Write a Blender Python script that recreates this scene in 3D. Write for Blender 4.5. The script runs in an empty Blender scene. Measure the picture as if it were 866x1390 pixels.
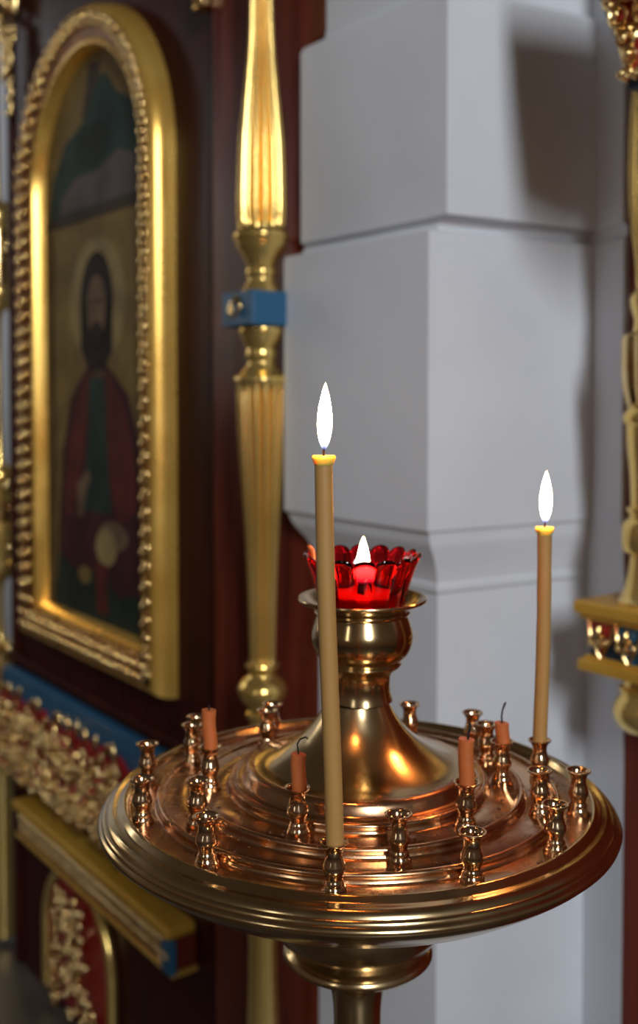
import bpy, math, random
from mathutils import Vector, Matrix, noise
PI = math.pi
sc = bpy.context.scene
COL = sc.collection
HC = 1.60                       # camera height above the floor

# ------------------------------------------------------------------ materials
MATS = {}
def mat(name, color, rough=.5, metal=0., **k):
    m = bpy.data.materials.new(name); m.use_nodes = True
    b = m.node_tree.nodes['Principled BSDF']
    b.inputs['Base Color'].default_value = (*color, 1)
    b.inputs['Roughness'].default_value = rough
    b.inputs['Metallic'].default_value = metal
    for kk, v in k.items():
        b.inputs[kk.replace('_', ' ')].default_value = v
    MATS[name] = m
    return m
def nd(m, t, **k):
    n = m.node_tree.nodes.new(t)
    for a, v in k.items(): setattr(n, a, v)
    return n
def lk(m, a, b): m.node_tree.links.new(a, b)
def vary(m, c1, c2, scale=20., stretch=(1, 1, 1), rough=None, bump=0., bscale=None, detail=6., lo=.35, hi=.65, dist=.01):
    """noise driven colour between c1 and c2, optional roughness range and bump"""
    b = m.node_tree.nodes['Principled BSDF']
    tc = nd(m, 'ShaderNodeTexCoord'); mp = nd(m, 'ShaderNodeMapping')
    mp.inputs['Scale'].default_value = stretch
    lk(m, tc.outputs['Object'], mp.inputs['Vector'])
    n = nd(m, 'ShaderNodeTexNoise'); n.inputs['Scale'].default_value = scale; n.inputs['Detail'].default_value = detail
    lk(m, mp.outputs['Vector'], n.inputs['Vector'])
    r = nd(m, 'ShaderNodeValToRGB')
    r.color_ramp.elements[0].position = lo; r.color_ramp.elements[1].position = hi
    r.color_ramp.elements[0].color = (*c1, 1); r.color_ramp.elements[1].color = (*c2, 1)
    lk(m, n.outputs['Fac'], r.inputs['Fac']); lk(m, r.outputs['Color'], b.inputs['Base Color'])
    if rough:
        mr = nd(m, 'ShaderNodeMapRange')
        mr.inputs['From Min'].default_value = lo; mr.inputs['From Max'].default_value = hi
        mr.inputs['To Min'].default_value = rough[0]; mr.inputs['To Max'].default_value = rough[1]
        lk(m, n.outputs['Fac'], mr.inputs['Value']); lk(m, mr.outputs['Result'], b.inputs['Roughness'])
    if bump:
        n2 = nd(m, 'ShaderNodeTexNoise'); n2.inputs['Scale'].default_value = bscale or scale; n2.inputs['Detail'].default_value = 4
        lk(m, mp.outputs['Vector'], n2.inputs['Vector'])
        bp = nd(m, 'ShaderNodeBump'); bp.inputs['Strength'].default_value = bump; bp.inputs['Distance'].default_value = dist
        lk(m, n2.outputs['Fac'], bp.inputs['Height']); lk(m, bp.outputs['Normal'], b.inputs['Normal'])
    return m

BR = (.74, .55, .29)
vary(mat('brass', BR, .17, 1), (.50, .345, .16), (.65, .47, .25), 14, rough=(.13, .24), bump=.05, bscale=60, dist=.001)
vary(mat('worn_brass', BR, .3, 1), (.54, .38, .18), (.70, .51, .27), 18, rough=(.27, .15), bump=.06, bscale=60, dist=.001)
m = vary(mat('tray_brass', BR, .2, 1), (.36, .165, .085), (.66, .39, .21), 26, rough=(.38, .18), bump=.08, bscale=70, dist=.001, lo=.38, hi=.56)
vary(mat('socket_brass', BR, .13, 1), (.60, .41, .25), (.76, .56, .36), 60, rough=(.10, .18))
vary(mat('gilt', (.85, .6, .2), .3, .85), (.88, .60, .17), (.94, .68, .24), 5, rough=(.18, .25))
vary(mat('frame_gilt', (.85, .55, .14), .33, .62), (.84, .48, .09), (.92, .57, .13), 6, rough=(.22, .32))
vary(mat('ochre_gilt', (.7, .4, .05), .35, .35), (.62, .33, .035), (.74, .42, .06), 6, rough=(.28, .38))
vary(mat('bead_gilt', (.85, .55, .2), .1, 1), (.80, .50, .18), (.95, .70, .30), 30, rough=(.07, .14))
vary(mat('ornament_ground', (.4, .22, .07), .5, .8), (.13, .05, .02), (.22, .10, .035), 20)
vary(mat('carved_gilt', (.8, .6, .3), .36, 1), (.74, .48, .18), (.95, .72, .34), 30, rough=(.12, .24))
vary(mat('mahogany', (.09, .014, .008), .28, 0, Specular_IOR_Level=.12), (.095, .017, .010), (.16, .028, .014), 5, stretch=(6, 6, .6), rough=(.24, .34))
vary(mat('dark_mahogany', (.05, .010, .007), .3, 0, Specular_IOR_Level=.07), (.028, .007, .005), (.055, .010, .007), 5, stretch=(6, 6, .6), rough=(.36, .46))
vary(mat('plaster', (.6, .63, .69), .6, 0), (.60, .62, .66), (.68, .70, .735), 3, rough=(.55, .7), bump=.1, bscale=18, dist=.004)
mat('blue_paint', (.018, .10, .20), .45)
mat('dark_blue_paint', (.01, .035, .07), .45)
mat('red_enamel', (.30, .012, .012), .35)
mat('wax', (.40, .225, .07), .45, 0, Subsurface_Weight=.55, Subsurface_Scale=.006, Subsurface_Radius=(1., .55, .18))
mat('melted_wax', (.95, .60, .10), .3, 0, Subsurface_Weight=.9, Subsurface_Scale=.012, Subsurface_Radius=(1., .6, .15))
mat('orange_wax', (.45, .125, .03), .5, 0, Subsurface_Weight=.5, Subsurface_Scale=.005, Subsurface_Radius=(1., .4, .15))
mat('wick', (.008, .006, .005), .9)
mat('crumb', (.10, .035, .015), .8)
mat('cream_wax', (.35, .18, .12), .5, 0, Subsurface_Weight=.5, Subsurface_Scale=.01)
m = mat('red_glass', (.72, .005, .010), .03, 0, Transmission_Weight=1., IOR=1.45)
vary(mat('floor_stone', (.12, .10, .09), .4), (.05, .038, .032), (.08, .062, .05), 4, rough=(.3, .5))
for n_, c_ in dict(ic_ochre=(.19, .125, .04), ic_teal=(.022, .042, .034), ic_brown=(.05, .032, .02), ic_mauve=(.10, .075, .07),
                   ic_hair=(.022, .012, .010), ic_skin=(.15, .095, .055), ic_red=(.10, .02, .016), ic_wine=(.05, .014, .016),
                   ic_green=(.022, .038, .03), ic_halo=(.26, .19, .08), ic_ground=(.018, .026, .02), ic_strip=(.15, .095, .035)).items():
    vary(mat(n_, c_, .7, 0, Specular_IOR_Level=.12), tuple(v * .75 for v in c_), tuple(min(1, v * 1.3) for v in c_), 9)
# flames
def flame_mat():
    m = bpy.data.materials.new('flame'); m.use_nodes = True; t = m.node_tree; t.nodes.clear()
    o = nd(m, 'ShaderNodeOutputMaterial'); e = nd(m, 'ShaderNodeEmission'); tr = nd(m, 'ShaderNodeBsdfTransparent'); mx = nd(m, 'ShaderNodeMixShader')
    tc = nd(m, 'ShaderNodeTexCoord'); sp = nd(m, 'ShaderNodeSeparateXYZ'); lk(m, tc.outputs['Generated'], sp.inputs[0])
    r = nd(m, 'ShaderNodeValToRGB'); cr = r.color_ramp
    cr.elements[0].position = 0; cr.elements[0].color = (.10, .16, .55, 1)
    cr.elements[1].position = 1; cr.elements[1].color = (1., .62, .25, 1)
    for p, c in ((.10, (.3, .3, .5, 1)), (.22, (1., .62, .26, 1)), (.45, (1., .78, .45, 1)), (.8, (1., .78, .46, 1))):
        q = cr.elements.new(p); q.color = c
    lk(m, sp.outputs['Z'], r.inputs['Fac']); lk(m, r.outputs['Color'], e.inputs['Color'])
    s = nd(m, 'ShaderNodeValToRGB'); s.color_ramp.elements[0].color = (.0, .0, .0, 1); s.color_ramp.elements[1].color = (1, 1, 1, 1)
    s.color_ramp.elements[0].position = .02; s.color_ramp.elements[1].position = .38
    lk(m, sp.outputs['Z'], s.inputs['Fac'])
    mu = nd(m, 'ShaderNodeMath', operation='MULTIPLY'); mu.inputs[1].default_value = 42; lk(m, s.outputs['Color'], mu.inputs[0])
    ad = nd(m, 'ShaderNodeMath', operation='ADD'); ad.inputs[1].default_value = .9; lk(m, mu.outputs[0], ad.inputs[0])
    lk(m, ad.outputs[0], e.inputs['Strength'])
    f = nd(m, 'ShaderNodeValToRGB'); f.color_ramp.elements[0].position = 0; f.color_ramp.elements[1].position = .22
    f.color_ramp.elements[0].color = (.25, .25, .25, 1); f.color_ramp.elements[1].color = (1, 1, 1, 1)
    lk(m, sp.outputs['Z'], f.inputs['Fac']); lk(m, f.outputs['Color'], mx.inputs[0])
    lk(m, tr.outputs[0], mx.inputs[1]); lk(m, e.outputs[0], mx.inputs[2]); lk(m, mx.outputs[0], o.inputs[0])
    MATS['flame'] = m
flame_mat()

# ------------------------------------------------------------------ mesh kit
class MB:
    def __init__(s): s.v = []; s.f = []; s.mi = []; s.mats = []; s.cur = 0
    def use(s, name):
        if name not in s.mats: s.mats.append(name)
        s.cur = s.mats.index(name); return s
    def face(s, f): s.f.append(f); s.mi.append(s.cur)
    def box(s, a, b):
        (x0, y0, z0), (x1, y1, z1) = a, b; k = len(s.v)
        s.v += [(x, y, z) for z in (z0, z1) for y in (y0, y1) for x in (x0, x1)]
        for f in ((0, 2, 3, 1), (4, 5, 7, 6), (0, 1, 5, 4), (2, 6, 7, 3), (0, 4, 6, 2), (1, 3, 7, 5)): s.face([k + i for i in f])
        return s
    def lathe(s, prof, seg=96, c=(0, 0, 0), flute=None, closed=False):
        k = len(s.v); n = len(prof)
        for (r, z, *_) in prof:
            for j in range(seg):
                a = 2 * PI * j / seg; rr = flute(r, z, a) if flute else r
                s.v.append((c[0] + rr * math.cos(a), c[1] + rr * math.sin(a), c[2] + z))
        for i in range(n - 1):
            for j in range(seg):
                j2 = (j + 1) % seg
                s.face([k + i * seg + j, k + i * seg + j2, k + (i + 1) * seg + j2, k + (i + 1) * seg + j])
        if not closed:
            s.face([k + j for j in range(seg)][::-1]); s.face([k + (n - 1) * seg + j for j in range(seg)])
        else:
            for j in range(seg):
                j2 = (j + 1) % seg
                s.face([k + (n - 1) * seg + j, k + (n - 1) * seg + j2, k + j2, k + j])
        return s
    def tube(s, pts, rad, seg=8):
        pts = [Vector(p) for p in pts]; k = len(s.v); n = len(pts)
        if not isinstance(rad, (list, tuple)): rad = [rad] * n
        t0 = (pts[1] - pts[0]).normalized(); up = Vector((0, 0, 1)) if abs(t0.z) < .9 else Vector((1, 0, 0))
        nn = t0.cross(up).normalized()
        for i, p in enumerate(pts):
            t = (pts[min(i + 1, n - 1)] - pts[max(i - 1, 0)]).normalized()
            nn = (nn - t * nn.dot(t)).normalized(); bb = t.cross(nn)
            for j in range(seg):
                a = 2 * PI * j / seg; s.v.append(tuple(p + (nn * math.cos(a) + bb * math.sin(a)) * rad[i]))
        for i in range(n - 1):
            for j in range(seg):
                j2 = (j + 1) % seg
                s.face([k + i * seg + j, k + i * seg + j2, k + (i + 1) * seg + j2, k + (i + 1) * seg + j])
        s.face([k + j for j in range(seg)][::-1]); s.face([k + (n - 1) * seg + j for j in range(seg)])
        return s
    def ball(s, c, r, seg=10, rings=6, rot=None):
        if not isinstance(r, (list, tuple)): r = (r, r, r)
        k = len(s.v); R = rot or Matrix.Identity(3)
        def P(x, y, z):
            q = R @ Vector((x * r[0], y * r[1], z * r[2])); return (c[0] + q.x, c[1] + q.y, c[2] + q.z)
        s.v.append(P(0, 0, -1))
        for i in range(1, rings):
            b = -PI / 2 + PI * i / rings
            for j in range(seg):
                a = 2 * PI * j / seg; s.v.append(P(math.cos(b) * math.cos(a), math.cos(b) * math.sin(a), math.sin(b)))
        s.v.append(P(0, 0, 1)); top = len(s.v) - 1
        for j in range(seg):
            j2 = (j + 1) % seg
            s.face([k, k + 1 + j2, k + 1 + j]); s.face([top, top - seg + j, top - seg + j2])
            for i in range(rings - 2):
                a = k + 1 + i * seg; s.face([a + j, a + j2, a + seg + j2, a + seg + j])
        return s
    def prism(s, poly, y0, y1):
        """polygon in (x, z), thickness from y0 (front) to y1 (back)"""
        k = len(s.v); n = len(poly)
        s.v += [(x, y0, z) for x, z in poly] + [(x, y1, z) for x, z in poly]
        s.face([k + i for i in range(n)]); s.face([k + n + i for i in range(n)][::-1])
        for i in range(n):
            j = (i + 1) % n; s.face([k + j, k + i, k + n + i, k + n + j])
        return s
    def sweep(s, path, prof, closed=True):
        """sweep profile (inward, height) round a closed path in the xz plane; path = (x, z, nx, nz) with inward normals"""
        k = len(s.v); n = len(path); m = len(prof)
        for (x, z, nx, nz) in path:
            for (w, e) in prof: s.v.append((x + nx * w, -e, z + nz * w))
        for i in range(n if closed else n - 1):
            i2 = (i + 1) % n
            for j in range(m - 1): s.face([k + i * m + j, k + i * m + j + 1, k + i2 * m + j + 1, k + i2 * m + j])
        return s
    def build(s, name, material=None, parent=None, smooth=40, loc=None, rotz=None, bevel=0):
        me = bpy.data.meshes.new(name); me.from_pydata(s.v, [], s.f); me.validate()
        names = s.mats or [material]
        for q in names: me.materials.append(MATS[q])
        if s.mats and len(me.polygons) == len(s.mi):
            me.polygons.foreach_set('material_index', s.mi)
        import bmesh
        bm = bmesh.new(); bm.from_mesh(me); bmesh.ops.recalc_face_normals(bm, faces=bm.faces); bm.to_mesh(me); bm.free()
        if smooth:
            me.shade_smooth(); me.set_sharp_from_angle(angle=math.radians(smooth))
        o = bpy.data.objects.new(name, me); COL.objects.link(o)
        if parent: o.parent = parent
        if loc: o.location = loc
        if rotz is not None: o.rotation_euler.z = rotz
        if bevel:
            b = o.modifiers.new('bevel', 'BEVEL'); b.width = bevel; b.segments = 2; b.limit_method = 'ANGLE'
        return o
def tag(o, label=None, cat=None, group=None, kind=None):
    if label: o['label'] = label
    if cat: o['category'] = cat
    if group: o['group'] = group
    if kind: o['kind'] = kind
    return o
def thing(name, label, cat, loc, rotz=0, group=None):
    o = bpy.data.objects.new(name, None); COL.objects.link(o); o.empty_display_size = .05
    o.location = loc; o.rotation_euler.z = rotz
    return tag(o, label, cat, group)
def smoothp(pts, n=4):
    """Catmull-Rom through profile points"""
    out = []
    for i in range(len(pts) - 1):
        p0 = pts[max(i - 1, 0)]; p1 = pts[i]; p2 = pts[i + 1]; p3 = pts[min(i + 2, len(pts) - 1)]
        for k in range(n):
            t = k / n; out.append(tuple(.5 * (2 * p1[d] + (p2[d] - p0[d]) * t + (2 * p0[d] - 5 * p1[d] + 4 * p2[d] - p3[d]) * t * t + (3 * p1[d] - p0[d] - 3 * p2[d] + p3[d]) * t ** 3) for d in (0, 1)))
    out.append(tuple(pts[-1])); return out

# ================================================================== CANDLE STAND
AX, AY = .0308, .83
AXC = (AX, AY)
stand = thing('candle_stand', 'polished brass church candle stand with a wide stepped round tray', 'candle stand', (AX, AY, 0))
def Z(z): return HC + z                       # height relative to the eye -> world
def step(r, z0, zin):
    """cove and rounded bead between two channels, from the outside in"""
    o = [(r + .0045, z0), (r + .0036, z0 + .0003), (r + .0029, z0 + .0012), (r + .0025, z0 + .0028)]
    o += [(r + .0026 * math.cos(a), z0 + .0050 + .0026 * math.sin(a)) for a in [math.radians(v) for v in range(-30, 150, 15)]]
    return o + [(r - .0030, zin + .0008), (r - .0040, zin)]
top = [(.2025, -.3275), (.2033, -.3255), (.2022, -.3232), (.2005, -.3222), (.2003, -.3205), (.1990, -.3190), (.1975, -.3188),
       (.1968, -.3172), (.1945, -.3150), (.1915, -.3138), (.1885, -.3140), (.1865, -.3130), (.1845, -.3104), (.1825, -.3096), (.1808, -.3103),
       (.1795, -.3140), (.1785, -.3155)] + step(.1558, -.3155, -.3110) + step(.1282, -.3110, -.3060) + \
      step(.1005, -.3060, -.2992) + [(.0930, -.2992), (.0905, -.2975), (.0893, -.2925), (.0872, -.2896), (.0845, -.2886), (.0815, -.2886), (.0785, -.2894)]
under = [(.0785, -.296), (.10, -.312), (.155, -.322), (.185, -.3265), (.190, -.338), (.172, -.350), (.140, -.361), (.110, -.368), (.085, -.373), (.080, -.378), (.080, -.392), (.073, -.412), (.058, -.432)]
# tray: one closed shell
prof = under[::-1]
prof = [(.020, -.440)] + prof[0:9] + [(.1965, -.3330)] + top
b = MB().use('tray_brass'); b.use('brass'); b.lathe([(r, z + .44) for r, z in prof], 192)
b.mi = [0 if max(math.hypot(*b.v[i][:2]) for i in f) < .1795 and len(f) == 4 and min(b.v[i][2] for i in f) > .44 - .318 else 1 for f in b.f]
b.build('tray', None, stand, 50, (0, 0, HC - .44))
cone = smoothp([(.0845, -.2892), (.0750, -.2868), (.0650, -.2822), (.0550, -.2762), (.0450, -.2688), (.0360, -.2595), (.0290, -.2490), (.0245, -.2405)], 5)
b = MB().lathe([(.079, -.2945)] + cone + [(.018, -.2403)], 128)
o = b.build('stem_cone', 'worn_brass', stand, 40, (.0, 0, HC))
neck = smoothp([(.0243, -.2395), (.0225, -.2330), (.0222, -.2250), (.0238, -.2180), (.0285, -.2125)], 4) + \
       smoothp([(.0300, -.2122), (.0312, -.2100), (.0298, -.2082)], 3) + \
       smoothp([(.0310, -.2072), (.0365, -.2020), (.0398, -.1935), (.0400, -.1850), (.0375, -.1760), (.0358, -.1715)], 5) + \
       smoothp([(.0372, -.1708), (.0382, -.1690), (.0378, -.1672), (.0430, -.1635), (.0495, -.1608), (.0512, -.1590), (.0505, -.1572), (.0480, -.1578)], 4) + \
       [(.0400, -.1640), (.034, -.1690), (.0005, -.1690)]
b = MB().lathe([(.016, -.2398)] + neck, 128)
o = b.build('cup_holder', 'brass', stand, 45, (.0035, 0, HC))
ped = smoothp([(.050, -.432), (.060, -.442), (.040, -.455), (.022, -.47), (.020, -.52), (.034, -.56), (.044, -.60), (.036, -.65), (.022, -.72), (.020, -.95), (.030, -1.02), (.046, -1.08), (.040, -1.14), (.024, -1.20), (.03, -1.28)], 5) + \
      smoothp([(.05, -1.34), (.09, -1.42), (.15, -1.50), (.18, -1.53), (.19, -1.56), (.19, -1.598)], 4)
MB().lathe(ped, 64).build('pedestal', 'brass', stand, 45, (0, 0, HC))
# sockets: radius from the axis, bearing
CH = {'o': (-.3155, .1675, .172), 'm': (-.311, .1385, .1495), 'i': (-.306, .1115, .117)}
SOCK = [('o', .171, -97.1), ('o', .169, -66), ('m', .138, -80.5), ('i', .111, -114), ('o', .166, -129.5), ('m', .141, -148), ('o', .172, -160), ('o', .172, 173),
        ('i', .119, -172), ('m', .152, 158), ('o', .167, 146), ('i', .106, 133), ('m', .130, 122), ('i', .100, 63), ('m', .130, 41), ('i', .118, 21),
        ('i', .115, -1), ('i', .117, -51), ('m', .150, 6), ('m', .145, -22), ('o', .175, -39), ('o', .171, -14)]
sp = [(.0086, 0), (.0088, .0010), (.0080, .0024), (.0083, .0034), (.0070, .0056), (.0066, .0064), (.0069, .0072), (.0057, .0092), (.0053, .0106), (.0060, .0118), (.0058, .0128),
      (.0072, .0148), (.0077, .0172), (.0073, .0196), (.0062, .0222), (.0056, .0250), (.0057, .0280), (.0066, .0306), (.0083, .0326), (.0092, .0333), (.0093, .0342), (.0086, .0345), (.0070, .0334), (.0056, .0300), (.0054, .0150), (.0002, .0140)]
sock0 = None; SP = []
random.seed(3)
for i, (c, r, a) in enumerate(SOCK):
    h, lo, hi = CH[c]; r = min(max(r, lo), hi); a = math.radians(a)
    p = (r * math.cos(a), r * math.sin(a), Z(h) - .0003)
    if sock0 is None:
        sock0 = MB().lathe(sp, 48).build('candle_socket', 'socket_brass', stand, 60, p); q = sock0
    else:
        q = sock0.copy(); COL.objects.link(q); q.location = p
    q.rotation_euler = (random.uniform(-.02, .02), random.uniform(-.02, .02), random.uniform(0, 6))
    SP.append((AX + p[0], AY + p[1], p[2]))

# ------------------------------------------------------------------ candles
def flame_mesh(h, r):
    pr = []
    for k in range(25):
        t = k / 24; w = math.sin(PI * t ** .82) ** .78 * (1 - .12 * t) if 0 < t < 1 else 0
        pr.append((max(r * w * 1.05, .00005), h * t))
    return MB().lathe(pr, 24)
def lit_light(name, p, power):
    l = bpy.data.lights.new(name, 'POINT'); l.energy = power; l.color = (1., .34, .09); l.shadow_soft_size = .010
    o = bpy.data.objects.new(name, l); o.location = p; COL.objects.link(o); return o
def candle(name, label, group, base, topoff, rad, matn, lit=True, wick='up', fl=(.042, .0048), power=.1):
    t = thing(name, label, 'candle', base, 0, group)
    n = 40; pts = []; rr = []
    L = topoff[2]
    for k in range(n + 1):
        u = k / n
        pts.append((topoff[0] * u + .0006 * math.sin(u * 5 + L * 30), topoff[1] * u, L * u)); rr.append(rad * (1 + .04 * noise.noise(Vector((u * 9, L * 40, 0)))))
    tx, ty = pts[-1][0], pts[-1][1]
    MB().tube(pts, rr, 24).build('wax_body', matn, t, 50)
    if lit:
        # melted pool with a lumpy lip that overhangs the edge
        b = MB(); k = 28
        b.lathe([(rad * .9, -.0062), (rad * 1.04, -.0052), (rad * 1.10, -.0042), (rad * 1.26, -.0020), (rad * 1.28, -.0004), (rad * 1.16, .0006), (rad * .9, -.0004), (rad * .4, -.0012)], k,
                flute=lambda r, z, a: r * (1 + .05 * math.sin(3 * a + 1) + .04 * math.sin(5 * a)))
        b.build('melted_rim', 'melted_wax', t, 60, (tx, ty, L))
        MB().tube([(tx, ty, L - .002), (tx + .0001, ty, L + .003), (tx + .0005, ty, L + .007), (tx + .0008, ty, L + .0095)], [.0008, .0008, .0007, .0006], 8).build('wick', 'wick', t)
        fo = flame_mesh(*fl).build('flame', 'flame', t, 60, (tx + .0004, ty, L + .0035)); fo.rotation_euler.y = .02
        lit_light('candle_flame_light', (base[0] + tx, base[1] + ty, base[2] + L + fl[0] * .5), power)
    elif wick == 'bent':
        MB().tube([(tx, ty, L - .001), (tx - .0005, ty, L + .003), (tx - .001, ty, L + .007), (tx + .001, ty, L + .0105), (tx + .005, ty, L + .012), (tx + .0065, ty, L + .0105)], .0006, 6).build('wick', 'wick', t)
    elif wick == 'long':
        MB().tube([(tx, ty, L - .001), (tx - .0004, ty, L + .005), (tx + .0002, ty, L + .010), (tx + .0020, ty, L + .015), (tx + .0030, ty, L + .0165)], [.0008, .0008, .0007, .0009, .0006], 6).build('wick', 'wick', t)
    elif wick == 'side':
        MB().tube([(tx + .001, ty, L - .001), (tx + .001, ty, L + .003), (tx + .002, ty, L + .006), (tx + .0028, ty, L + .010), (tx + .0015, ty, L + .012)], .0009, 6).build('wick', 'wick', t)
    else:
        MB().tube([(tx, ty, L - .001), (tx + .0002, ty, L + .002), (tx - .0002, ty, L + .004)], .0007, 6).build('wick', 'wick', t)
    return t
DZ = .0290
def sb(i): x, y, z = SP[i]; return (x, y, z + DZ)
candle('lit_candle', 'tall thick lit beeswax candle nearest the viewer, at the front of the tray', 'lit beeswax candles on the tray', sb(0), (-.0068, .002, .250), .0058, 'wax', fl=(.0430, .0048), power=.8)
candle('lit_candle', 'slimmer lit beeswax candle at the right back of the brass tray', 'lit beeswax candles on the tray', sb(18), (.0028, .0, .1775), .0057, 'wax', fl=(.0425, .0049), power=.8)
candle('candle_stub', 'short orange candle stub with a hooked black wick, left of the tall lit candle', 'burnt down candle stubs in the sockets', sb(3), (.0006, 0, .0285), .0053, 'orange_wax', False, 'bent')
candle('candle_stub', 'longest orange candle stub on the left of the tray, with a tiny upright wick', 'burnt down candle stubs in the sockets', sb(8), (-.0006, 0, .034), .0056, 'orange_wax', False, 'up')
candle('candle_stub', 'short orange candle stub with a tall thin burnt wick, at the right back', 'burnt down candle stubs in the sockets', sb(16), (.0, 0, .0195), .0055, 'orange_wax', False, 'long')
candle('candle_stub', 'orange candle stub right of the stem, with a curled black wick', 'burnt down candle stubs in the sockets', sb(17), (.0004, 0, .0355), .0056, 'orange_wax', False, 'side')

# ------------------------------------------------------------------ red votive glass
GX, GY, GZ = AX + .0035, AY, HC - .1688
vg = thing('votive_glass', 'red scalloped glass votive cup in the brass holder on top of the stand', 'glass cup', (GX, GY, GZ))
nl = 16
def lobe(a): return abs(math.cos(a * nl / 2)) ** .55
b = MB(); seg = nl * 14; rows = []
outer = [(.030, 0), (.0325, .001), (.0345, .010), (.0368, .020), (.0395, .030), (.0425, .038), (.0448, .0425), (.0455, .0450), (.0448, .0468)]
inner = [(.0430, .0455), (.0405, .0400), (.0370, .030), (.0335, .020), (.0310, .0100), (.0285, .0050), (.0002, .0042)]
full = outer + inner
k0 = 0
for (r, z) in full:
    h = max(0, (z - .012) / .034)
    isout = (r, z) in outer
    for j in range(seg):
        a = 2 * PI * j / seg; L = lobe(a)
        rr = r + (L - .6) * (.0036 if isout else .0008) * min(1, h + .35); zz = z - (1 - L) * .0048 * max(0, h) ** 2
        b.v.append((rr * math.cos(a), rr * math.sin(a), zz))
n_ = len(full)
for i in range(n_ - 1):
    for j in range(seg):
        j2 = (j + 1) % seg; b.face([i * seg + j, i * seg + j2, (i + 1) * seg + j2, (i + 1) * seg + j])
b.face([j for j in range(seg)][::-1]); b.face([(n_ - 1) * seg + j for j in range(seg)])
b.build('glass_bowl', 'red_glass', vg, 60)
tl = thing('votive_candle', 'small candle burning inside the red glass cup', 'candle', (GX + .0008, GY, GZ + .0045))
MB().lathe([(.0275, 0), (.0282, .002), (.0286, .0085), (.0276, .0094), (.0200, .0090), (.0004, .0086)], 48).build('wax_body', 'cream_wax', tl)
MB().tube([(0, 0, .007), (.0002, 0, .014), (.0006, 0, .0215)], .0009, 8).build('wick', 'wick', tl)
flame_mesh(.0385, .0052).build('flame', 'flame', tl, 60, (0, 0, .0165))
lit_light('votive_flame_light', (GX, GY, GZ + .036), .16)
st = MB().tube([(-.046, -.004, .030), (-.0465, -.006, .046), (-.0475, -.008, .0500), (-.0500, -.010, .0535)], [.0016, .0020, .0022, .0014], 8)
# it leans on the rim: a spent match end
o = st.build('match_stick', 'orange_wax', None, 60, (GX + .0075, GY, GZ)); tag(o, 'small orange stub leaning over the left rim of the red glass', 'match')

# crumbs and drips of wax on the tray
b = MB(); random.seed(8)
for i in range(90):
    c = random.choice('omi'); h, lo, hi = CH[c]
    a = random.uniform(0, 2 * PI); r = random.uniform(lo - .004, hi + .004); s_ = random.uniform(.0005, .0013)
    b.ball((r * math.cos(a), r * math.sin(a), h + s_ * .3), (s_ * random.uniform(1, 2.2), s_, s_ * .6), 6, 4, Matrix.Rotation(random.uniform(0, 3), 3, 'Z'))
for (x, y) in ((.028, -.1085), (.033, -.1075), (.0245, -.1095)):
    b.ball((x, y, -.305), (.004, .0022, .0016), 8, 5)
o = b.build('wax_crumbs', 'crumb', None, 50, (AX, AY, HC)); tag(o, 'dark crumbs of burnt wax scattered in the channels of the brass tray', 'wax crumbs', None, 'stuff')

# ================================================================== WALL PIER
U = Vector((-.5948, .8039)); N = Vector((-.8039, -.5948)); Q = Vector((-.2969, 2.2))
RW = math.atan2(-.8039, .5948)                # heading of the iconostasis: local +x runs towards the viewer's right, -y faces out
def onplane(s, e): return Q + U * s + N * e
RD = Vector((.865, .50)).normalized(); RN = Vector((.50, -.865)).normalized()
C0 = onplane(-.828, .03)
I0 = C0 + RD * .291
TD = Vector((.30, -.954)).normalized(); TN = Vector((-.954, -.30)).normalized()
R0 = I0 + TD * .105
P2 = Vector((.4555, 1.560))
def isect(p, d, q, e):
    det = d.x * (-e.y) + e.x * d.y; w = q - p; t = (w.x * (-e.y) + e.x * w.y) / det; return p + d * t
def outline(sl, eL, eR, eT):
    a = onplane(sl, .03 + eL); bl = N * eL; c = isect(C0 + N * eL, -U, C0 + RN * eR, RD)
    i = isect(C0 + RN * eR, RD, I0 + TN * eT, TD)
    r = I0 + TN * eT + TD * .106
    back = [r + Vector((.5, .3)), Vector((.9, 3.0)), onplane(sl, -.6) + Vector((.1, .1))]
    return [a, c, i, r] + back
LV = [(-1.60, -.54, 0, 0), (-.285, -.54, 0, 0), (-.281, -.535, .004, .004), (-.272, -.535, .004, .004), (-.268, -.535, .002, .002), (-.250, -.53, .006, .005), (-.232, -.52, .014, .010), (-.215, -.505, .024, .015), (-.206, -.50, .028, .017),
      (-.200, -.495, .0280, .016), (-.192, -.492, .030, .018), (-.189, -.490, .036, .022), (.228, -.490, .036, .022), (.235, -.492, .034, .021), (.240, -.50, .006, .002), (.254, -.50, .000, .004), (.258, -.505, .012, .030),
      (.571, -.505, .012, .030), (.578, -.51, .010, .026), (.584, -.555, .0, .010), (.596, -.56, .0, .004), (1.7, -.56, .0, .004)]
b = MB()
for (z, sl, eL, eR) in LV:
    for p in outline(sl, eL, eR, eR * .3): b.v.append((p.x, p.y, HC + z))
nn = 7
for i in range(len(LV) - 1):
    for j in range(nn):
        j2 = (j + 1) % nn; b.face([i * nn + j, i * nn + j2, (i + 1) * nn + j2, (i + 1) * nn + j])
b.face([j for j in range(nn)][::-1]); b.face([(len(LV) - 1) * nn + j for j in range(nn)])
o = b.build('wall_back', 'plaster', None, 25); tag(o, 'pale grey plaster pier with projecting stone courses', None, None, 'structure')
o = MB().box((-6, -4, -.1), (5, 7, 0)).build('floor', 'floor_stone', None, 0); tag(o, None, None, None, 'structure')
o = MB().box((-6, 6.0, 0), (1.2, 6.2, 4.2)).build('wall_left', 'plaster', None, 0); tag(o, None, None, None, 'structure')

# ================================================================== ICONOSTASIS, left bay
def bay(name, label, cat, s=0, e=0, z=0, group=None):
    p = onplane(s, e); return thing(name, label, cat, (p.x, p.y, z), RW, group)
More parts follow.
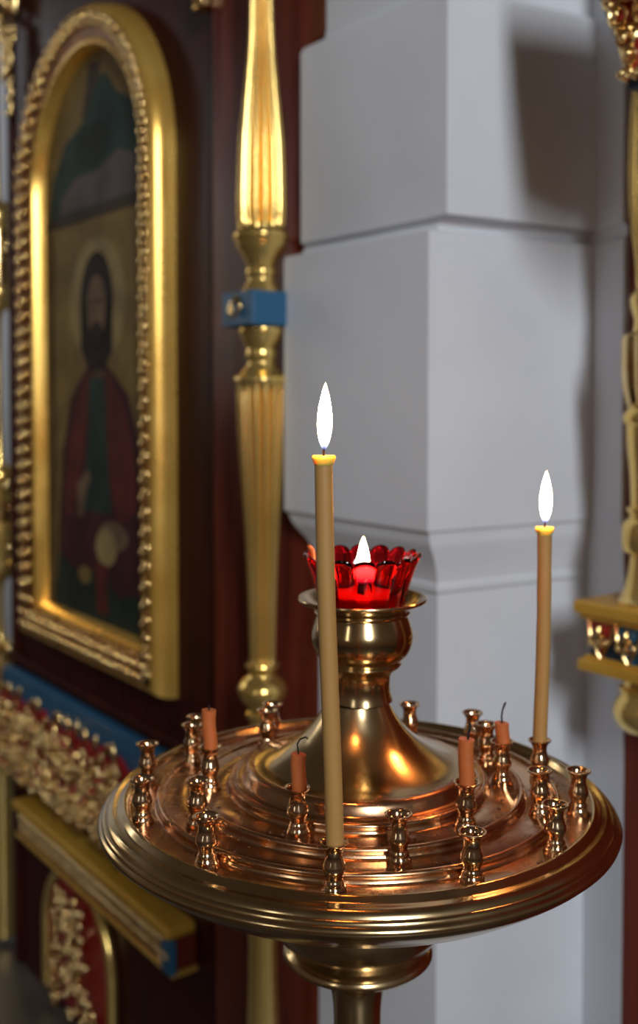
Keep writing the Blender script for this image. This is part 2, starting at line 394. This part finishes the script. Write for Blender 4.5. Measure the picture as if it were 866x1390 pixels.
# local x = -s, local y = -e
pan = bay('iconostasis_panel', 'dark mahogany iconostasis wall panel that carries the arched icon', 'wood panel')
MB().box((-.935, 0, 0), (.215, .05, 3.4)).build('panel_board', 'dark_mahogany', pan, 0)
MB().box((-.935, -.022, HC - .735), (.19, .0, HC - .715)).box((-.945, .002, 0), (-.915, -.012, 3.3)).build('moulding', 'dark_mahogany', pan, 0, bevel=.004)
pil = bay('wooden_pilaster', 'reddish mahogany pilaster behind the gilded fluted column', 'pilaster')
# scribed round the projecting courses of the wall: narrower between z .58 and -.19
poly = [(.195, -HC), (.535, -HC), (.535, -.27), (.488, -.20), (.488, .575), (.545, .59), (.555, .60), (.555, 1.75), (.195, 1.75)]
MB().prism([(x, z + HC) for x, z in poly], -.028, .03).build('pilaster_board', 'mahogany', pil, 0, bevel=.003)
MB().prism([(x, z) for x, z in ((.19, HC + .742), (.155, HC + .742), (.15, HC + .80), (.19, HC + .80))], -.05, 0).box((.12, -.03, HC + .775), (.19, .0, HC + .95)).build('gilt_capital', 'carved_gilt', pil, 40, bevel=.004)

# ---- blue frieze with gilded carving
def scroll(b, cx, cz, R, turns, dirn, a0, y, r):
    pts = []; rr = []; n = int(16 * turns)
    for k in range(n + 1):
        t = k / n; a = a0 + dirn * turns * 2 * PI * t; q = R * (1 - .85 * t)
        pts.append((cx + q * math.cos(a), y - .012 * math.sin(PI * t * .5), cz + q * math.sin(a))); rr.append(r * (1 - .45 * t))
    b.tube(pts, rr, 6); b.ball(pts[-1], r * 1.3, 8, 6)
def leaf(b, cx, cz, L, ang, y, w=.35):
    R = Matrix.Rotation(-ang, 3, 'Y')
    b.ball((cx + L * .5 * math.cos(ang), y - .006, cz + L * .5 * math.sin(ang)), (L * .5, .008, L * w * .5), 8, 6, R)
fr = bay('carved_frieze', 'blue frieze board with a tangled gilded and red carved garland', 'carving', 0, 0, HC - .99)
b = MB().box((-.965, -.030, -.03), (.13, 0, .235)).build('frieze_board', 'blue_paint', fr, 0, bevel=.004)
random.seed(21)
b = MB(); rb = MB()
x = -.95
while x < -.11:
    end = 0
    top_ = .185; bot = -.035
    cz = (top_ + bot) / 2
    for q in range(2):
        zz = bot + .05 + q * .095 + random.uniform(-.01, .01)
        scroll(b, x + random.uniform(-.01, .01), zz, random.uniform(.030, .044), 1.4, random.choice((-1, 1)), random.uniform(0, 6), -.052, .0075)
        for k in range(4):
            leaf(b, x + random.uniform(-.03, .03), zz + random.uniform(-.035, .035), random.uniform(.03, .06), random.uniform(0, 6.28), -.050)
        for k in range(7):
            b.ball((x + random.uniform(-.04, .04), -.062 + random.uniform(-.008, .01), zz + random.uniform(-.05, .05)), random.uniform(.006, .010), 8, 6)
        rb.ball((x + random.uniform(-.03, .03), -.045, zz + random.uniform(-.03, .03)), (random.uniform(.02, .034), .012, random.uniform(.018, .03)), 10, 6)
        rb.ball((x + random.uniform(-.04, .04), -.052, zz + random.uniform(-.04, .04)), (.016, .012, .016), 10, 6)
    if random.random() < .8: leaf(b, x, top_ - .01, random.uniform(.035, .055), random.uniform(.9, 2.2), -.045)
    x += .05
scroll(b, -.105, .06, .045, 1.5, 1, 1.5, -.05, .008); leaf(b, -.08, .02, .09, 1.5, -.05, .3); leaf(b, -.08, .11, .06, 1.2, -.05)
# backing that joins the garland to the board
pl = []
for k in range(33): pl.append((-.955 + k * .875 / 32, .165 + .018 * math.sin(k * 1.9)))
for k in range(33): pl.append((-.08 - k * .875 / 32, -.035 - .016 * math.sin(k * 2.3)))
rb.prism(pl, -.042, -.028)
rb.build('red_ground', 'red_enamel', fr, 50); b.build('gilded_garland', 'carved_gilt', fr, 60)

# ---- gilded ledge rail
rl = bay('gilded_ledge', 'projecting gilded ledge with a carved grey front edge and blue end block', 'ledge', 0, 0, HC - 1.16)
b = MB().prism([(0, 0)] * 0 + [(-.80, .055), (.072, .055), (.072, .080), (-.80, .080)], -.070, 0)
b.build('ledge_top', 'ochre_gilt', rl, 0, bevel=.006)
lf = MB().box((-.79, -.055, -.012), (.075, 0, .055)).build('ledge_front', 'mahogany', rl, 0, bevel=.004)
b = MB(); k = 0
while k < 57:
    xx = -.775 + k * .0145; b.ball((xx, -.057, .033), (.0058, .006, .013), 8, 6); b.ball((xx + .007, -.057, .009), (.005, .005, .008), 8, 6); k += 1
b.build('carved_edge', 'carved_gilt', lf, 60)
MB().box((-.80, -.06, -.022), (.08, -.0, -.012)).build('ledge_fillet', 'frame_gilt', rl, 0, bevel=.002)
b = eb = MB().box((.040, -.066, -.016), (.082, -.050, .056)).build('end_block', 'blue_paint', rl, 0, bevel=.004)
b = MB(); scroll(b, .061, .020, .014, 1.3, 1, 0, -.068, .003); b.build('block_scroll', 'carved_gilt', eb, 60)

# ---- arched medallion below
md = bay('arched_medallion', 'round-topped gilded medallion with red ground, under the ledge', 'carving', .50, 0, HC - 1.575)
def arch(R, zs, n=24, x0=0, zb=.02):
    return [(x0 - R, zb)] + [(x0 + R * math.cos(PI - PI * k / n), zs + R * math.sin(PI * k / n)) for k in range(n + 1)] + [(x0 + R, zb)]
MB().prism(arch(.185, .185), -.012, 0).build('red_ground', 'red_enamel', md, 40)
pa = arch(.20, .185)
MB().tube([(x, -.014, z) for x, z in pa], .013, 10).build('arch_rim', 'gilt', md, 60)
b = MB(); random.seed(5)
for k in range(7):
    for s_ in (-1, 1):
        zz = .04 + k * .045
        scroll(b, s_ * random.uniform(.03, .12) * (1 - k / 14), zz, .032, 1.3, s_, random.uniform(0, 6), -.03, .007)
        for j in range(4): b.ball((s_ * random.uniform(.0, .13) * (1 - k / 14), -.034, zz + random.uniform(-.02, .02)), .010, 8, 6)
b.build('gilded_carving', 'carved_gilt', md, 60)

# ---- the icon
W_ = .79; icz = HC - .633
ic = bay('framed_icon', 'large arch-topped icon painting in a gilded beaded frame', 'icon', 0, 0, icz)
R_ = W_ / 2; zs = 1.150
def path(n=40, nb=16, ns=24):
    P = []
    P.append((-W_, 0, .7071 * 1.414, .7071 * 1.414))
    for k in range(1, nb): P.append((-W_ + W_ * k / nb, 0, 0, 1))
    P.append((0, 0, -1, 1))
    for k in range(1, ns): P.append((0, zs * k / ns, -1, 0))
    for k in range(n + 1):
        a = PI * k / n; P.append((-R_ + R_ * math.cos(a), zs + R_ * math.sin(a), -math.cos(a), -math.sin(a)))
    for k in range(1, ns): P.append((-W_, zs * (1 - k / ns), 1, 0))
    return P
P = path()
prof = [(0, 0), (.001, .016), (.004, .030), (.009, .043), (.016, .051), (.024, .053), (.080, .036), (.084, .038), (.090, .038), (.094, .032), (.100, .0005)]
b = MB().use('frame_gilt'); b.use('ornament_ground'); b.sweep(P, prof); m_ = len(prof) - 1
b.mi = [1 if i % m_ == 5 else 0 for i in range(len(b.f))]
frm = b.build('frame', None, ic, 35)
b = MB()
# beaded ornament: rows of rosettes along the sloping face
def along(w, step):
    pts = []
    pts2 = [(x + nx * w, z + nz * w, nx, nz) for x, z, nx, nz in P]; n = len(pts2)
    acc = 0
    for i in range(n):
        a = pts2[i]; c = pts2[(i + 1) % n]; d = math.hypot(c[0] - a[0], c[1] - a[1]); t = acc
        while t < d:
            u = t / d; pts.append((a[0] + (c[0] - a[0]) * u, a[1] + (c[1] - a[1]) * u)); t += step
        acc = t - d
    return pts
for w, sh, rr in ((.036, 0, .0125), (.058, .012, .0140), (.074, .020, .0065)):
    pts = along(w, .0385 * (1 - w * .0))
    for i, (x, z) in enumerate(pts):
        e = .053 - (w - .024) * .30
        b.ball((x + (sh if z < .12 else 0), -e - .002, z + (sh if z >= .12 else 0)), (rr, rr * .9, rr), 10, 8)
b.build('bead_ornament', 'bead_gilt', frm, 60)
# painting: flat panel with painted shapes
b = MB().use('ic_ochre')
def arch_in(w, n=30):
    r = R_ - w; return [(-W_ + w, w)] + [(-w, w)] + [(-R_ + r * math.cos(PI * k / n), zs + r * math.sin(PI * k / n)) for k in range(n + 1)]
b.prism(arch_in(.098), -.002, .0)
def shape(mn, pts, layer): b.use(mn).prism(pts, -.002 - .0004 * layer, -.0015)
def ell(cx, cz, rx, rz, n=28, a0=0, a1=2 * PI): return [(cx + rx * math.cos(a0 + (a1 - a0) * k / n), cz + rz * math.sin(a0 + (a1 - a0) * k / n)) for k in range(n)]
cxp = -R_
zi = 0                                              # z = 0 at the frame's foot
# edge strips
shape('ic_strip', [(-.69, .10), (-.66, .10), (-.66, 1.05), (-.69, 1.05)], 1)
shape('ic_brown', [(-.655, .10), (-.640, .10), (-.640, 1.05), (-.655, 1.05)], 1)
# the upper field
up = [(-.69, 1.075), (-.10, 1.075)] + [(-R_ + .296 * math.cos(PI * k / 24), zs + .296 * math.sin(PI * k / 24)) for k in range(0, 25)]
shape('ic_brown', [(-.69, 1.06), (-.10, 1.06), (-.10, 1.085), (-.69, 1.085)], 3)
shape('ic_teal', [(-.67, 1.085), (-.12, 1.085), (-.125, 1.20), (-.20, 1.30), (-.27, 1.33), (-.33, 1.39), (-.40, 1.36), (-.44, 1.30), (-.56, 1.26), (-.64, 1.18)], 2)
shape('ic_mauve', [(-.60, 1.09), (-.16, 1.09), (-.15, 1.16), (-.26, 1.20), (-.36, 1.17), (-.50, 1.17), (-.58, 1.13)], 3)
shape('ic_ground', ell(-.40, 1.235, .10, .05), 4)
shape('ic_brown', [(-.46, 1.30), (-.34, 1.30), (-.36, 1.42), (-.42, 1.43)], 1)
# halo, figure
shape('ic_halo', ell(-.385, .86, .155, .155), 1)
shape('ic_hair', ell(-.385, .865, .090, .115), 3)
shape('ic_hair', [(-.47, .86), (-.30, .86), (-.30, .74), (-.345, .70), (-.43, .70), (-.475, .75)], 3)
shape('ic_skin', ell(-.385, .845, .052, .080), 4)
shape('ic_hair', ell(-.385, .785, .036, .030), 5)
shape('ic_hair', ell(-.405, .862, .010, .005), 5); shape('ic_hair', ell(-.365, .862, .010, .005), 5)
shape('ic_skin', [(-.41, .77), (-.36, .77), (-.345, .68), (-.425, .68)], 2)
shape('ic_wine', [(-.44, .71), (-.33, .71), (-.22, .64), (-.155, .50), (-.13, .30), (-.14, .11), (-.63, .11), (-.62, .30), (-.59, .50), (-.54, .63)], 2)
shape('ic_red', [(-.44, .70), (-.50, .63), (-.56, .50), (-.58, .34), (-.52, .34), (-.47, .50), (-.43, .60)], 3)
shape('ic_red', [(-.33, .70), (-.25, .63), (-.19, .50), (-.18, .38), (-.28, .33), (-.33, .50)], 3)
shape('ic_green', [(-.425, .68), (-.345, .68), (-.33, .50), (-.31, .36), (-.46, .36), (-.44, .52)], 4)
shape('ic_skin', [(-.50, .42), (-.44, .46), (-.42, .44), (-.46, .39), (-.47, .34), (-.50, .34)], 5)
shape('ic_skin', ell(-.30, .31, .075, .035), 5)
shape('ic_halo', ell(-.34, .28, .055, .045), 6)
shape('ic_ground', [(-.64, .10), (-.11, .10), (-.12, .20), (-.28, .17), (-.36, .22), (-.50, .20), (-.62, .24)], 6)
shape('ic_red', [(-.40, .24), (-.34, .24), (-.33, .12), (-.39, .12)], 7)
shape('ic_ochre', ell(-.46, .20, .035, .022), 7)
b.build('painting', None, ic, 0)

# ---- fluted gilded column with a blue clasp
def px(v): return v                        # profile given in metres
K = .00124
def fl(n, dp, z0, z1):
    def f(r, z, a):
        e = min(1, max(0, (z - z0) / .01)) * min(1, max(0, (z1 - z) / .01))
        return r * (1 - dp * (1 - abs(math.cos(a * n / 2)) ** .8) * e)
    return f
cp = onplane(-.450, .03 + .054)
def yz(y): return -(y - 545) * .001245          # picture height at this column's distance -> metres from eye level
col = thing('gilded_column', 'slender gilded fluted column with a blue clasp round its middle', 'column', (cp.x, cp.y, 0), RW)
up_ = smoothp([(32, 318), (33.5, 290), (33, 250), (31, 200), (26, 150), (21, 100), (18, 60), (16, 0), (17, -80), (24, -160), (32, -240), (34, -300)], 6)
pr = [(r * K, yz(y)) for r, y in up_]
MB().lathe([(.02, yz(318))] + pr, 180, flute=fl(15, .26, yz(318), yz(-310))).build('upper_shaft', 'gilt', col, 35, (0, 0, HC))
rg = smoothp([(37, 322), (39, 327), (36, 333), (33, 342), (24, 356), (18.5, 368)], 3) + smoothp([(20, 370), (21.5, 375), (20, 380), (18.5, 385), (23, 394), (28, 404)], 3)
rg2 = smoothp([(31, 450), (31, 456), (26, 468), (20, 478)], 3) + smoothp([(21, 480), (22, 486), (20.5, 492), (19, 498), (26, 508), (34, 515)], 3) + smoothp([(36, 516), (38, 520), (36, 525)], 3)
MB().lathe([(.015, yz(317))] + [(r * K, yz(y)) for r, y in rg] + [(24 * K, yz(420)), (24 * K, yz(440))] + [(r * K, yz(y)) for r, y in rg2], 96).build('turned_knop', 'gilt', col, 40, (0, 0, HC))
lo_ = smoothp([(34, 526), (34.5, 560), (31.5, 620), (27, 680), (22, 760), (19, 850), (18, 908)], 6)
MB().lathe([(.02, yz(525))] + [(r * K, yz(y)) for r, y in lo_], 180, flute=fl(15, .24, yz(908), yz(526))).build('lower_shaft', 'gilt', col, 35, (0, 0, HC))
bs = smoothp([(22, 909), (23, 914), (19, 920), (20, 926), (30, 935), (34, 946), (30, 958), (22, 968), (19, 976)], 4) + [(22, 978), (22, 984)] + smoothp([(18, 985), (18, 1010), (24, 1060), (32, 1100), (34, 1180), (20, 1300), (26, 1500), (34, 1700), (34, 1760)], 4)
MB().lathe([(.01, yz(908))] + [(r * K, yz(y)) for r, y in bs], 96).build('column_base', 'gilt', col, 40, (0, 0, HC))
cl = MB().box((-.048, -.050, yz(449)), (.048, .052, yz(403))).build('clasp', 'blue_paint', col, 0, (0, 0, HC), bevel=.003)
b = MB(); scroll(b, 0, yz(426), .017, 1.2, 1, 0, -.050, .0035); scroll(b, .0, yz(426), .022, 1, -1, 2, -.049, .003)
b.build('clasp_ornament', 'carved_gilt', cl, 60, (0, 0, 0))
# ---- far left: openwork gilded door post with the bright nave beyond
p = onplane(1.06, .0)
dp = thing('carved_door_post', 'gilded carved post at the far left edge with leaf clusters', 'post', (p.x, p.y, 0), RW)
def yl(y): return -(y - 545) * .00212
b = MB().lathe([(r, HC + yl(y)) for r, y in smoothp([(.03, 1290), (.028, 980), (.040, 900), (.03, 885), (.012, 870), (.011, 800), (.045, 785), (.055, 735), (.050, 690), (.058, 650), (.045, 638), (.013, 625), (.011, 440), (.04, 425), (.055, 400), (.04, 380), (.05, 320), (.055, 295), (.03, 280), (.012, 270), (.012, 60), (.03, 20), (.03, -160)], 3)], 32)
b.build('turned_post', 'gilt', dp, 50)
random.seed(9)
for (y0, y1, n) in ((295, 400, 26), (645, 780, 34), (880, 930, 12), (-20, 60, 16)):
    b = MB().lathe([(.048, HC + yl(y1)), (.053, HC + yl((y0 + y1) / 2)), (.048, HC + yl(y0))], 24)
    for k in range(n):
        a = random.uniform(0, 2 * PI); zz = HC + yl(random.uniform(y0 + 4, y1 - 4)); r = .052
        b.ball((r * math.cos(a), r * math.sin(a), zz), (.014, .014, .018), 8, 6)
    b.build('leaf_cluster', 'carved_gilt', dp, 60)
gp = onplane(.862, .03)
gd = thing('carved_garland', 'gilded scroll and hanging bead garland at the top left corner', 'carving', (gp.x, gp.y, HC + .70), RW)
b = MB(); random.seed(4)
def yg(y): return -(y - 545) * .00200 - .70
scroll(b, -.03, yg(10), .085, 1.5, 1, -.6, -.0, .014); scroll(b, .04, yg(-20), .06, 1.4, -1, 2.5, 0, .012)
for k in range(16):
    y = 45 + k * 4; b.ball((.0 + random.uniform(-.035, .035) * (1 - k / 22) + .01, random.uniform(-.015, .0), yg(y)), (.016, .012, .018), 8, 6)
    leaf(b, .01, yg(y), .04, random.uniform(-2.5, -.6), -.01)
for y in (122, 141, 160): b.ball((-.006, 0, yg(y)), .0135, 10, 8)
b.tube([(.0, 0.004, yg(0)), (.005, .004, yg(60)), (-.004, .004, yg(164))], .004, 6)
b.tube([(.0, 0.004, yg(0)), (.0, .03, yg(-10)), (.0, .062, yg(-20))], .010, 6)
b.build('gilded_carving', 'carved_gilt', gd, 60)

# ================================================================== ICONOSTASIS, right bay
P2 = Vector((.4555, 1.560))
def onp2(x, e): return P2 + Vector((.5948, -.8039)) * x + N * e
def bay2(name, label, cat, x=0, e=0, z=0):
    p = onp2(x, e); return thing(name, label, cat, (p.x, p.y, z), RW)
rp = bay2('iconostasis_panel', 'dark mahogany panel at the right edge behind the second gilded column', 'wood panel')
MB().box((.0, 0, 0), (1.15, .05, 3.4)).build('panel_board', 'mahogany', rp, 0, bevel=.003)
K2 = .001015
def yr(y): return -(y - 545) * .001015
bk = bay2('carved_bracket', 'gilded shelf bracket with a red and blue carved front, on the right', 'bracket', .010, 0, HC + yr(925))
H1 = yr(816) - yr(915)
MB().box((-.004, -.125, H1 - .018), (.30, 0, H1)).box((.002, -.118, H1 - .026), (.30, 0, H1 - .018)).build('shelf_top', 'ochre_gilt', bk, 0, bevel=.003)
MB().box((.012, -.105, .02), (.29, 0, H1 - .024)).build('carved_band', 'dark_blue_paint', bk, 0)
MB().box((.002, -.122, .002), (.30, 0, .018)).box((.008, -.115, .018), (.30, 0, .023)).build('lower_moulding', 'ochre_gilt', bk, 0, bevel=.003)
b = MB(); random.seed(14)
for k in range(6):
    xc = .035 + k * .046
    zc = H1 / 2
    if k % 2 == 0:
        MB().prism([(xc - .021, zc + .026), (xc + .021, zc + .026), (xc, zc - .028)], -.109, -.10).build('red_panel', 'red_enamel', bk, 0)
    else:
        MB().prism([(xc + .021 * math.cos(a / 12 * 2 * PI), zc + .030 * math.sin(a / 12 * 2 * PI)) for a in range(12)], -.109, -.10).build('blue_panel', 'blue_paint', bk, 0)
    b.tube([(xc - .022, -.109, zc + .028), (xc - .017, -.113, zc + .0), (xc, -.111, zc - .028), (xc + .017, -.113, zc), (xc + .022, -.109, zc + .028)], .0026, 6)
    scroll(b, xc - .008, zc - .004, .010, 1.2, 1, 0, -.112, .0026); scroll(b, xc + .008, zc - .004, .010, 1.2, -1, 3, -.112, .0026)
    leaf(b, xc, zc - .012, .034, PI / 2, -.108, .3)
for k in range(5):
    yc = -.095 + k * .02; b.ball((.011, yc, H1 / 2 + .012 * (-1) ** k), (.005, .009, .016), 8, 6)
b.build('gilded_scrolls', 'carved_gilt', bk, 60)
cc = onp2(.088, .068)
kn = thing('turned_pendant', 'round gilded pendant knob hanging under the carved bracket', 'knob', (cc.x, cc.y, HC + yr(1008)), RW)
MB().lathe([(r * K2, yr(y) - yr(1000)) for r, y in smoothp([(26, 916), (28, 924), (30, 930)], 3) + smoothp([(34, 932), (36, 936), (33, 941), (38, 950), (43, 962), (42, 975), (34, 988), (20, 996), (8, 1001), (.2, 1003)], 4)], 64).build('knob_body', 'gilt', kn, 40)
c2 = thing('gilded_column', 'partly seen turned gilded column standing on the bracket at the right edge', 'column', (cc.x, cc.y, HC + yr(826)), RW)
def zc_(y): return yr(y) - yr(816)
MB().lathe([(r * K2, zc_(y)) for r, y in smoothp([(38, 816), (38, 811), (34, 806), (27, 785), (23, 760), (22, 748)], 3) + smoothp([(30, 745), (33, 738), (34, 722), (32, 706), (24, 698)], 3) + [(24, 692), (27, 690), (27, 684)] + smoothp([(22, 682), (24, 640), (28, 600), (29, 572)], 3) + smoothp([(33, 568), (34, 562), (32, 556), (27, 550)], 3) + [(26, 520)]], 64).build('lower_shaft', 'gilt', c2, 40)
b = MB().lathe([(r * K2, zc_(y)) for r, y in smoothp([(26, 548), (33, 520), (35, 480), (34, 452), (24, 446)], 3)], 48, flute=lambda r, z, a: r * (1 + .06 * math.sin(9 * a)))
b.build('carved_capital', 'carved_gilt', c2, 50)
MB().lathe([(r * K2, zc_(y)) for r, y in smoothp([(22, 447), (20, 430), (24, 415), (26, 400), (20, 390)], 3) + smoothp([(18, 388), (20, 350), (26, 300), (30, 240), (28, 150), (20, 60), (16, -60), (22, -260)], 4)], 96, flute=fl(16, .12, zc_(385), zc_(-300))).build('upper_shaft', 'gilt', c2, 40)
# ---- top right carved spandrel
sg = bay2('carved_spandrel', 'blue-edged carved spandrel with gilded scrolls on red, at the top right corner', 'carving', 0, 0, HC + .354)
def S(px_, y, e=.07):                          # outline of the spandrel, in metres on the panel
    return (.164 + (px_ - 805) * .00107, (130 - y) * .00090)
out_ = [S(785, -60), S(795, -30), S(806, 0), S(818, 30), S(829, 60), S(837, 88), S(843, 112), S(846, 130), S(960, 130), S(960, -160), S(760, -160), S(775, -100)]
MB().prism(out_, -.280, 0).build('blue_board', 'dark_blue_paint', sg, 0, bevel=.003)  # depth is invented: stretched far forward so its shadow falls across the pier
inn = [S(797, -55), S(807, -28), S(817, 0), S(828, 28), S(838, 57), S(845, 86), S(852, 108), S(955, 108), S(955, -150), S(775, -150)]
MB().prism(inn, -.286, -.279).build('red_ground', 'red_enamel', sg, 0)
b = MB()
b.tube([(x + .004, -.287, z) for x, z in (S(797, -55), S(807, -28), S(817, 0), S(828, 28), S(838, 57), S(845, 86), S(852, 108))], .006, 8)
for (px_, y, R, d, a0) in ((850, 40, .022, 1, 0), (856, 70, .016, -1, 2), (838, 12, .016, 1, 3), (858, 8, .018, -1, 1), (862, 92, .013, 1, 2), (830, -25, .02, 1, 1), (860, -40, .03, -1, 0), (880, 40, .02, 1, 2)):
    x, z = S(px_, y); scroll(b, x, z, R, 1.5, d, a0, -.290, .0040)
for (px_, y) in ((833, 22), (843, 24), (839, 46), (846, 62), (847, 74), (853, 96), (858, 60), (862, 68), (856, 104), (848, 52)):
    x, z = S(px_, y); b.ball((x, -.293, z), .0048, 10, 8)
for k in range(7):
    x, z = S(846 + k * 6, 112 + (k % 2) * 4); b.ball((x, -.288, z), (.006, .008, .007), 8, 6)
b.build('gilded_scrolls', 'carved_gilt', sg, 60)

# ================================================================== LIGHT
def area(name, loc, target, sx, sy, power, color):
    l = bpy.data.lights.new(name, 'AREA'); l.shape = 'RECTANGLE'; l.size = sx; l.size_y = sy; l.energy = power; l.color = color
    o = bpy.data.objects.new(name, l); COL.objects.link(o); o.location = loc
    o.rotation_euler = (Vector(target) - Vector(loc)).to_track_quat('-Z', 'Y').to_euler(); return o
area('window_daylight_front', (1.0, -3.3, 3.4), (.2, 1.4, 1.5), .6, 1.7, 172, (.90, .95, 1.))
area('window_daylight_left', (-2.8, -3.0, 2.9), (-.3, 2.2, 1.5), .25, 1.8, 9, (.98, .98, .97))
area('window_daylight_side', (-3.1, 3.3, 2.15), (-.3, 2.2, 1.6), .9, 1.0, 5, (1., .92, .78))
area('nave_window', (-3.6, 4.2, 3.2), (-2.0, 6.0, 1.6), .8, 1.2, 24, (.9, .95, 1.))
w = bpy.data.worlds.new('world'); sc.world = w; w.use_nodes = True; t = w.node_tree
bg = t.nodes['Background']; tc = t.nodes.new('ShaderNodeTexCoord'); sx = t.nodes.new('ShaderNodeSeparateXYZ'); rm = t.nodes.new('ShaderNodeValToRGB')
t.links.new(tc.outputs['Generated'], sx.inputs[0]); t.links.new(sx.outputs['Z'], rm.inputs['Fac'])
mr = t.nodes.new('ShaderNodeMapRange'); mr.inputs['From Min'].default_value = -1; mr.inputs['From Max'].default_value = 1
t.links.new(sx.outputs['Z'], mr.inputs['Value']); t.links.new(mr.outputs['Result'], rm.inputs['Fac'])
cr = rm.color_ramp
cr.elements[0].position = .30; cr.elements[0].color = (.016, .008, .005, 1)
cr.elements[1].position = .95; cr.elements[1].color = (.03, .024, .020, 1)
e_ = cr.elements.new(.5); e_.color = (.055, .034, .024, 1); e_ = cr.elements.new(.62); e_.color = (.062, .048, .038, 1)
t.links.new(rm.outputs['Color'], bg.inputs['Color']); bg.inputs['Strength'].default_value = 1.25

# ================================================================== CAMERA
F = 1430.
cam = bpy.data.cameras.new('camera'); co = bpy.data.objects.new('camera', cam); COL.objects.link(co)
cam.sensor_fit = 'HORIZONTAL'; cam.sensor_width = 36; cam.lens = F / 866 * 36
co.location = (0, 0, HC); co.rotation_euler = (math.radians(90 - 2), 0, 0)
cam.shift_y = -(695 - 590) / 866; cam.clip_start = .02
cam.dof.use_dof = True; cam.dof.focus_distance = .675; cam.dof.aperture_fstop = 8.5; cam.dof.aperture_blades = 0
sc.camera = co
sc.view_settings.view_transform = 'Standard'; sc.view_settings.look = 'None'; sc.view_settings.gamma = 1
sc.view_settings.exposure = 0
